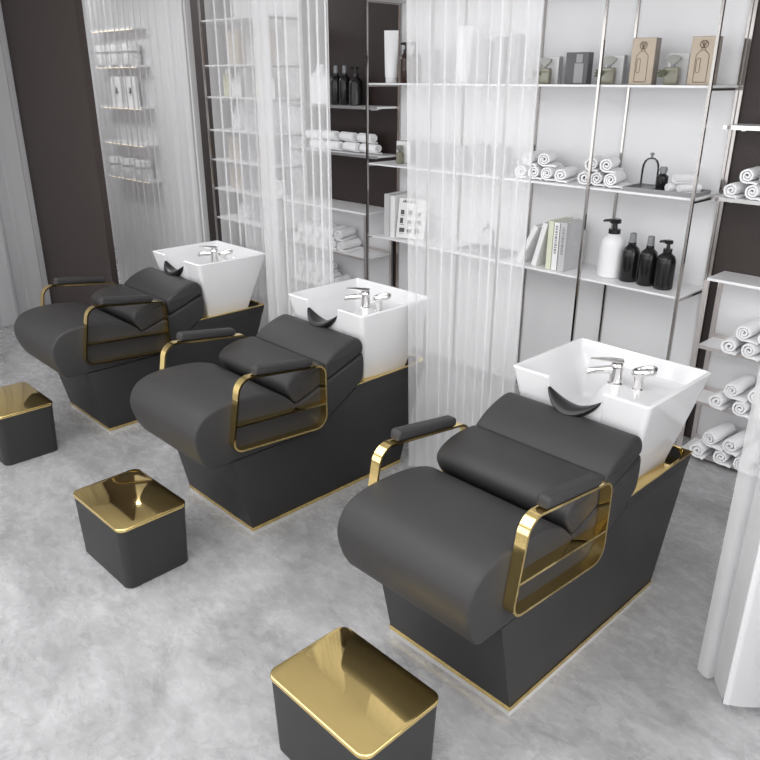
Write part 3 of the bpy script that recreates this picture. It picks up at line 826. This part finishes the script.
def perfume(label, rz, cm):
    """squat square flacon with a fan-shaped stopper and a sprig, before a small pale carton"""
    root = thing('perfume_bottle', label, 'perfume bottle', (0, 0, 0), 0, 'green perfume bottles')
    bm = bmesh.new(); prism_z(bm, rrect(-0.036, 0.036, -0.022, 0.022, 0.008), 0, 0.085, 0.006); link('flacon', bm, M['perfume'], root)
    link('neck', lz((0, 0.085), (0.011, 0.085), (0.011, 0.097), (0, 0.097), n=14), M['smoke'], root)
    bm = bmesh.new(); prof = [(-0.010, 0.097), (0.010, 0.097), (0.033, 0.118), (0.036, 0.130), (0.024, 0.140), (0.0, 0.143), (-0.024, 0.140), (-0.036, 0.130), (-0.033, 0.118)]
    v0 = [bm.verts.new((p[0], -0.012, p[1])) for p in prof]; v1 = [bm.verts.new((p[0], 0.012, p[1])) for p in prof]
    bm.faces.new(v0); bm.faces.new(v1[::-1])
    for i in range(len(prof)): j = (i + 1) % len(prof); bm.faces.new((v0[i], v1[i], v1[j], v0[j]))
    link('stopper', bm, M['perfcap'], root)
    bm = bmesh.new()
    for k, (a, l) in enumerate(((0.5, 0.045), (0.9, 0.05), (1.4, 0.04), (2.0, 0.035), (0.1, 0.04))):
        c = Vector((-0.030, -0.026, 0.045)); d = Vector((-math.cos(a) * 0.9, -0.25, math.sin(a) * 0.9 - 0.1))
        tube(bm, [c, c + d * l * 0.35, c + d * l * 0.7, c + d * l], [0.002, 0.008, 0.007, 0.001], 6, flat=(1, 0.3))
    link('sprig', bm, M['leafy'], root)
    return root
for x, lab, clab, cm in ((-2.685, 'small green perfume bottle at the curtain edge on the top shelf', 'small grey carton behind the perfume bottle at the curtain edge', 'greycard'),
                     (-2.275, 'small green perfume bottle between dark carton and beige carton on the top shelf', 'small grey carton behind the perfume bottle right of the dark carton', 'greycard'),
                     (-1.915, 'small green perfume bottle between the two beige cartons on the top shelf', 'small white carton behind the perfume bottle between the beige cartons', 'whitecard')):
    at(perfume(lab, 0, None), x, 3.93, S1, 0.15)
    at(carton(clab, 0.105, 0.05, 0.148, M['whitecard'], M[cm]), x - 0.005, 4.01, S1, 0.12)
# grey cartons and bottles veiled by the middle curtain
for x, z, w, h, lab in ((-3.16, S1, 0.09, 0.25, 'tall grey carton veiled by the middle curtain, right of the veiled tube'), (-3.03, S1, 0.07, 0.26, 'slim tall grey carton veiled by the middle curtain, top shelf'),
                        (-2.90, S1, 0.05, 0.27, 'slimmest grey carton veiled by the middle curtain, top shelf'), (-3.60, S1, 0.10, 0.20, 'grey carton beside the amber bottles on the top shelf'),
                        (-3.61, S2, 0.14, 0.155, 'grey square carton just behind the curtain edge on the middle shelf'),
                        (-3.33, S2, 0.11, 0.15, 'leftmost of the grey cartons wholly veiled on the middle shelf'), (-3.14, S2, 0.10, 0.17, 'second grey carton wholly veiled on the middle shelf'), (-2.97, S2, 0.09, 0.16, 'third grey carton wholly veiled on the middle shelf')):
    at(carton(lab, w, 0.06, h, M['greycard'], M['greycard']), x, 3.96, z, 0.1)
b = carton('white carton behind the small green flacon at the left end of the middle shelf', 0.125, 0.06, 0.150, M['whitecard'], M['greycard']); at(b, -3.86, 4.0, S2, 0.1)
p = thing('perfume_bottle', 'tiny green flacon before a white carton at the left end of the middle shelf', 'perfume bottle')
link('flacon', lz((0, 0), (0.026, 0), (0.028, 0.004), (0.028, 0.07), (0.012, 0.082), (0, 0.082), n=14), M['perfume'], p)
link('stopper', lz((0, 0.082), (0.012, 0.082), (0.028, 0.108), (0.018, 0.124), (0, 0.126), n=14), M['perfcap'], p)
at(p, -3.855, 3.935, S2)

# books
def book(label, w, d, h, cov, title=None, lean=0.0, group=None):
    """upright book: spine faces -y; w thickness, d depth, h height"""
    root = thing('book', label, 'book', (0, 0, 0), 0, group)
    bm = bmesh.new()
    box(bm, -w / 2, -w / 2 + 0.0025, -d / 2, d / 2, 0, h); box(bm, w / 2 - 0.0025, w / 2, -d / 2, d / 2, 0, h); box(bm, -w / 2 + 0.0025, w / 2 - 0.0025, -d / 2, -d / 2 + 0.003, 0, h)
    link('cover', bm, cov, root)
    link('pages', bx(-w / 2 + 0.003, w / 2 - 0.003, -d / 2 + 0.0035, d / 2 - 0.004, 0.003, h - 0.004), M['paper'], root)
    if title:
        bm = bmesh.new(); rng = random.Random(title); z = h * 0.35
        while z < h * 0.9:
            l = rng.uniform(0.006, 0.016); box(bm, -w * 0.22, w * 0.22, -d / 2 - 0.0008, -d / 2 - 0.0001, z, z + l); z += l + 0.005
        link('spine_lettering', bm, M['midcard'], root)
    return root
bk = [(-2.722, 0.030, 0.265, 0.46, 'whitecard', 'leftmost white book leaning furthest over on the lowest shelf'),
      (-2.606, 0.032, 0.275, 0.24, 'whitecard', 'second white book leaning on the others on the lowest shelf'),
      (-2.500, 0.035, 0.290, 0.0, 'bookgreen', 'pale lime spined book standing upright on the lowest shelf'),
      (-2.459, 0.036, 0.285, 0.0, 'whitecard', 'white upright book right of the lime book'),
      (-2.412, 0.042, 0.290, 0.0, 'bookgrey', 'pale grey upright book with lettered spine, nearest the front upright')]
for i, (x, w, h, lean, c, lab) in enumerate(bk):
    b = book(lab, w, 0.20, h, M[c], 5 + i if i >= 3 else None, group='books on the lowest shelf')
    b.location = (x - 0.0, 3.95, S3 + 0.001 + (w / 2) * math.sin(lean)); b.rotation_euler = (0, lean, 0.0)
# magazines at the left end of the lowest shelf
b = book('thin grey framed book standing leftmost on the lowest shelf, behind the printed magazine', 0.05, 0.22, 0.30, M['bookgrey'], group='books at the left end'); at(b, -3.935, 3.98, S3, 0.15)
b = book('white upright book between the grey book and the printed magazine', 0.04, 0.22, 0.295, M['whitecard'], group='books at the left end'); at(b, -3.868, 3.97, S3, 0.15)
mg = thing('magazine', 'white magazine with small black cover pictures, leaning at the lowest shelf left end', 'magazine')
link('pages', bx(-0.105, 0.105, 0.001, 0.016, 0, 0.28, bev=0.001, seg=1), M['whitecard'], mg)
bm = bmesh.new(); rng = random.Random(3)
for i in range(9): box(bm, -0.075 + i * 0.012, -0.067 + i * 0.012, -0.0008, 0.0009, 0.250, 0.262 + 0.006 * (i % 2))
for r in range(3):
    for c in range(3):
        x0 = -0.085 + c * 0.058; z0 = 0.165 - r * 0.062
        box(bm, x0, x0 + rng.uniform(0.022, 0.042), -0.0008, 0.0009, z0, z0 + rng.uniform(0.02, 0.042))
        box(bm, x0, x0 + 0.03, -0.0008, 0.0009, z0 - 0.010, z0 - 0.007)
link('cover_print', bm, M['ink'], mg)
mg.location = (-3.70, 3.885, S3 + 0.007); mg.rotation_euler = (-0.16, 0.03, 0.42)

# trays
def tray(label, w, d):
    root = thing('serving_tray', label, 'tray')
    link('bottom', bx(-w / 2, w / 2, -d / 2, d / 2, 0, 0.006), M['tray'], root)
    bm = bmesh.new()
    box(bm, -w / 2, w / 2, -d / 2, -d / 2 + 0.006, 0.0061, 0.020); box(bm, -w / 2, w / 2, d / 2 - 0.006, d / 2, 0.0061, 0.020)
    box(bm, -w / 2, -w / 2 + 0.006, -d / 2 + 0.006, d / 2 - 0.006, 0.0061, 0.020); box(bm, w / 2 - 0.006, w / 2, -d / 2 + 0.006, d / 2 - 0.006, 0.0061, 0.020)
    link('rim', bm, M['tray'], root)
    return root
at(tray('grey serving tray with glass dome at the right end of the middle shelf', 0.40, 0.20), -1.865, 3.94, S2, 0.03)
def cloche(label):
    root = thing('glass_cloche', label, 'glass dome')
    r = 0.046
    bm = bmesh.new(); lathe(bm, [(r, 0), (r, 0.10), (r * 0.94, 0.125), (r * 0.75, 0.147), (r * 0.4, 0.160), (0.006, 0.164)], 28)
    bm.faces.ensure_lookup_table(); big = [f for f in bm.faces if len(f.verts) > 4]; bmesh.ops.delete(bm, geom=big, context='FACES_ONLY')
    link('dome', bm, M['glass'], root)
    link('foot_ring', lz((r * 0.8, 0.0), (r * 1.06, 0.0), (r * 1.06, 0.004), (r * 1.0, 0.006), (r * 0.8, 0.004), n=28), M['smoke'], root)
    bm = bmesh.new(); lathe(bm, [(0.006, 0.163), (0.005, 0.170), (0.011, 0.178), (0.011, 0.186), (0, 0.190)], 14); link('knob', bm, M['smoke'], root)
    return root
at(cloche('clear glass dome with knob on the grey tray'), -1.975, 3.955, S2 + 0.0065)
jb = thing('perfume_bottle', 'small clear bottle with dark liquid on the grey tray', 'bottle')
link('body', lz((0, 0), (0.028, 0), (0.030, 0.004), (0.030, 0.075), (0.014, 0.088), (0, 0.088), n=18), M['plastic_k'], jb)
link('cap', lz((0, 0.088), (0.017, 0.088), (0.022, 0.110), (0.016, 0.124), (0, 0.125), n=18), M['smoke'], jb)
at(jb, -1.888, 3.93, S2 + 0.0065)
for i, (x, z) in enumerate(((-1.80, 0), (-1.735, 0), (-1.768, 1))):
    towel(x, 3.93, S2 + 0.007 + z * 0.05, -0.45, ['left small rolled towel on the grey tray', 'right small rolled towel on the grey tray', 'upper small rolled towel on the grey tray'][i], 'small towels on the tray', 0, 0.78, TS)
at(tray('grey serving tray veiled by the middle curtain on the lowest shelf', 0.36, 0.20), -3.05, 3.95, S3)
at(cloche('glass dome veiled by the middle curtain on the lowest shelf'), -3.05, 3.95, S3 + 0.0065)

# bottles on the left floating shelf
wb = thing('pump_bottle', 'white angular bottle left of three black bottles on the left floating shelf', 'bottle')
bm = bmesh.new(); prism_z(bm, rrect(-0.078, 0.078, -0.055, 0.055, 0.02), 0, 0.205, 0.01)
lathe(bm, [(0.074, 0.200), (0.064, 0.225), (0.040, 0.240), (0.036, 0.262)], 20); link('body', bm, M['plastic_w'], wb)
link('cap', lz((0, 0.262), (0.034, 0.262), (0.034, 0.286), (0.030, 0.290), (0, 0.290), n=18), M['plastic_w'], wb); at(wb, -4.822, 4.03, 1.815, 0.6)
for x, y, pm, lab in ((-4.660, 4.045, False, 'leftmost black spray bottle on the left floating shelf'), (-4.560, 4.045, False, 'middle black spray bottle on the left floating shelf')):
    if x < -4.6: fb = pump_bottle('spray_bottle', lab, 0.045, 0.280, M['plastic_k'], M['smoke'], 'black bottles on the left floating shelf', pump=False); o = fb
    else: o = copy_tree(fb); o['label'] = lab
    at(o, x, y, 1.815)
at(pump_bottle('pump_bottle', 'black pump bottle rightmost on the left floating shelf', 0.052, 0.272, M['plastic_k'], M['plastic_k'], 'black bottles on the left floating shelf'), -4.425, 4.035, 1.815, 1.1)

# products on the veiled narrow unit
def slim_bottle(label, m, h=0.24, w=0.07):
    root = thing('product_bottle', label, 'bottle', (0, 0, 0), 0, 'products on the veiled narrow unit')
    bm = bmesh.new(); prism_z(bm, rrect(-w / 2, w / 2, -0.028, 0.028, 0.015), 0, h * 0.82, 0.006); link('body', bm, m, root)
    link('cap', lz((0, h * 0.82), (0.018, h * 0.82), (0.018, h), (0, h), n=14), M['plastic_w'], root)
    return root
sh = {'sixth': 2.11, 'fifth': 1.855, 'fourth': 1.58, 'third': 1.325, 'second': 1.07, 'lowest': 0.805}
at(slim_bottle('left pale lime bottle on the fifth shelf of the veiled narrow unit', M['lime'], 0.225), -6.0, 3.95, sh['fifth'], 0.5)
at(slim_bottle('right pale lime bottle on the fifth shelf of the veiled narrow unit', M['lime'], 0.225), -5.52, 3.95, sh['fifth'], 0.5)
at(carton('white carton beside the left lime bottle on the veiled narrow unit', 0.13, 0.06, 0.15, M['whitecard'], M['greycard']), -5.86, 3.97, sh['fifth'], 0.1)
at(carton('white carton beside the right lime bottle on the veiled narrow unit', 0.13, 0.06, 0.15, M['whitecard'], M['greycard']), -5.38, 3.97, sh['fifth'], 0.1)
for x, s in ((-5.90, 'left'), (-5.42, 'right')):
    at(pump_bottle('pump_bottle', s + ' white pump bottle on the fourth shelf of the veiled narrow unit', 0.05, 0.20, M['plastic_w'], M['plastic_w'], 'products on the veiled narrow unit'), x, 3.96, sh['fourth'])
for zn in ('third', 'second'):
    for x, s in ((-5.93, 'left'), (-5.47, 'right')):
        at(carton(s + ' beige carton on the ' + zn + ' shelf of the veiled narrow unit', 0.17, 0.08, 0.20, M['beige'], M['greycard']), x, 3.96, sh[zn], 0.1)
at(carton('small white carton on the second shelf of the veiled narrow unit', 0.09, 0.06, 0.13, M['whitecard'], M['greycard']), -5.30, 3.96, sh['second'], 0.1)
at(pump_bottle('pump_bottle', 'white pump bottle on the lowest shelf of the veiled narrow unit', 0.06, 0.19, M['plastic_w'], M['plastic_w']), -5.86, 3.96, sh['lowest'])
for x, s in ((-5.85, 'left'), (-5.45, 'right')):
    at(carton(s + ' beige carton on the sixth shelf of the veiled narrow unit', 0.16, 0.08, 0.27, M['beige'], M['beige']), x, 3.96, sh['sixth'], 0.1)

# jars and cards on the warm ledges
jar = thing('cosmetic_jar', 'x', 'jar', (0, 0, 0), 0, 'white jars behind the left curtain')
link('body', lz((0, 0), (0.095, 0), (0.10, 0.006), (0.10, 0.11), (0, 0.11), n=20), M['plastic_w'], jar)
link('lid', lz((0, 0.135), (0.102, 0.135), (0.102, 0.195), (0.10, 0.2), (0, 0.2), n=20), M['plastic_w'], jar)
link('neck_band', lz((0, 0.11), (0.092, 0.11), (0.092, 0.135), (0, 0.135), n=20), M['greycard'], jar)
used = []
for z, nm in ((2.13, 'second highest'), (0.965, 'lowest')):
    for i, x in enumerate((-8.52, -8.22, -7.92)):
        put(jar, used, (x, 4.045, z + 0.0005), 0, ['left', 'middle', 'right'][i] + ' white jar on the ' + nm + ' warm ledge behind the left curtain')
for i, x in enumerate((-8.36, -8.04)):
    c = carton(['left', 'right'][i] + ' white square card with dark emblem on the middle warm ledge', 0.26, 0.03, 0.30, M['whitecard'], M['whitecard'], 'display_card')
    bm = bmesh.new(); v = [bm.verts.new((0.045 * math.cos(t) * (1 if k % 2 else 0.45), -0.0175, 0.15 + 0.055 * math.sin(t) * (1 if k % 2 else 0.45))) for k, t in enumerate([2 * PI * j / 10 + PI / 10 for j in range(10)])]
    f = bm.faces.new(v); bmesh.ops.solidify(bm, geom=[f], thickness=0.0006); link('emblem', bm, M['midcard'], c)
    at(c, x, 4.07, 1.72)

# ================================================================== light
def area(name, loc, sx, sy, power, col=(1, 1, 1), rot=(0, 0, 0)):
    l = bpy.data.lights.new(name, 'AREA'); l.shape = 'RECTANGLE'; l.size = sx; l.size_y = sy; l.energy = power; l.color = col
    o = bpy.data.objects.new(name, l); COL.objects.link(o); o.location = loc; o.rotation_euler = rot
    return o
area('ceiling_area_light', (-2.6, 0.15, CEIL - 0.02), 5.4, 3.0, 92)
area('ceiling_area_light', (-7.6, 2.78, CEIL - 0.02), 2.4, 0.5, 40)  # added fill that brightens the alcove behind the left curtain
area('fill_light_front', (-3.0, -2.57, 1.75), 6.5, 2.2, 62, rot=(PI / 2, 0, 0))  # added frontal fill from behind the camera; the front wall has no window
area('fill_light_right', (1.57, 0.6, 1.75), 4.0, 2.2, 72, rot=(PI / 2, 0, PI / 2))  # added side fill before the solid right wall, no window there
w = bpy.data.worlds.new('World'); SC.world = w; w.use_nodes = True
w.node_tree.nodes['Background'].inputs[0].default_value = (0.9, 0.92, 1, 1)
w.node_tree.nodes['Background'].inputs[1].default_value = 0.3

# ================================================================== camera
pitch, yaw, roll, fpx = 0.3837383, -0.8002513, -0.0023789, 745.3
fwd = Vector((math.sin(yaw) * math.cos(pitch), math.cos(yaw) * math.cos(pitch), -math.sin(pitch)))
r = Vector((math.cos(yaw), -math.sin(yaw), 0)); d = fwd.cross(r)
r2 = r * math.cos(roll) + d * math.sin(roll); d2 = -r * math.sin(roll) + d * math.cos(roll)
cam = bpy.data.cameras.new('camera'); cam.sensor_width = 36; cam.lens = fpx / 760 * 36; cam.clip_start = 0.05
co = bpy.data.objects.new('camera', cam); COL.objects.link(co)
m3 = Matrix((r2, -d2, -fwd)).transposed()
co.matrix_world = Matrix.Translation((0, 0, 2.0)) @ m3.to_4x4()
SC.camera = co

SC.view_settings.view_transform = 'Standard'; SC.view_settings.look = 'None'
SC.view_settings.exposure = 0.6; SC.view_settings.gamma = 1; SC.view_settings.use_curve_mapping = False
SC.cycles.transparent_max_bounces = 32
SC.cycles.max_bounces = 10; SC.cycles.diffuse_bounces = 5
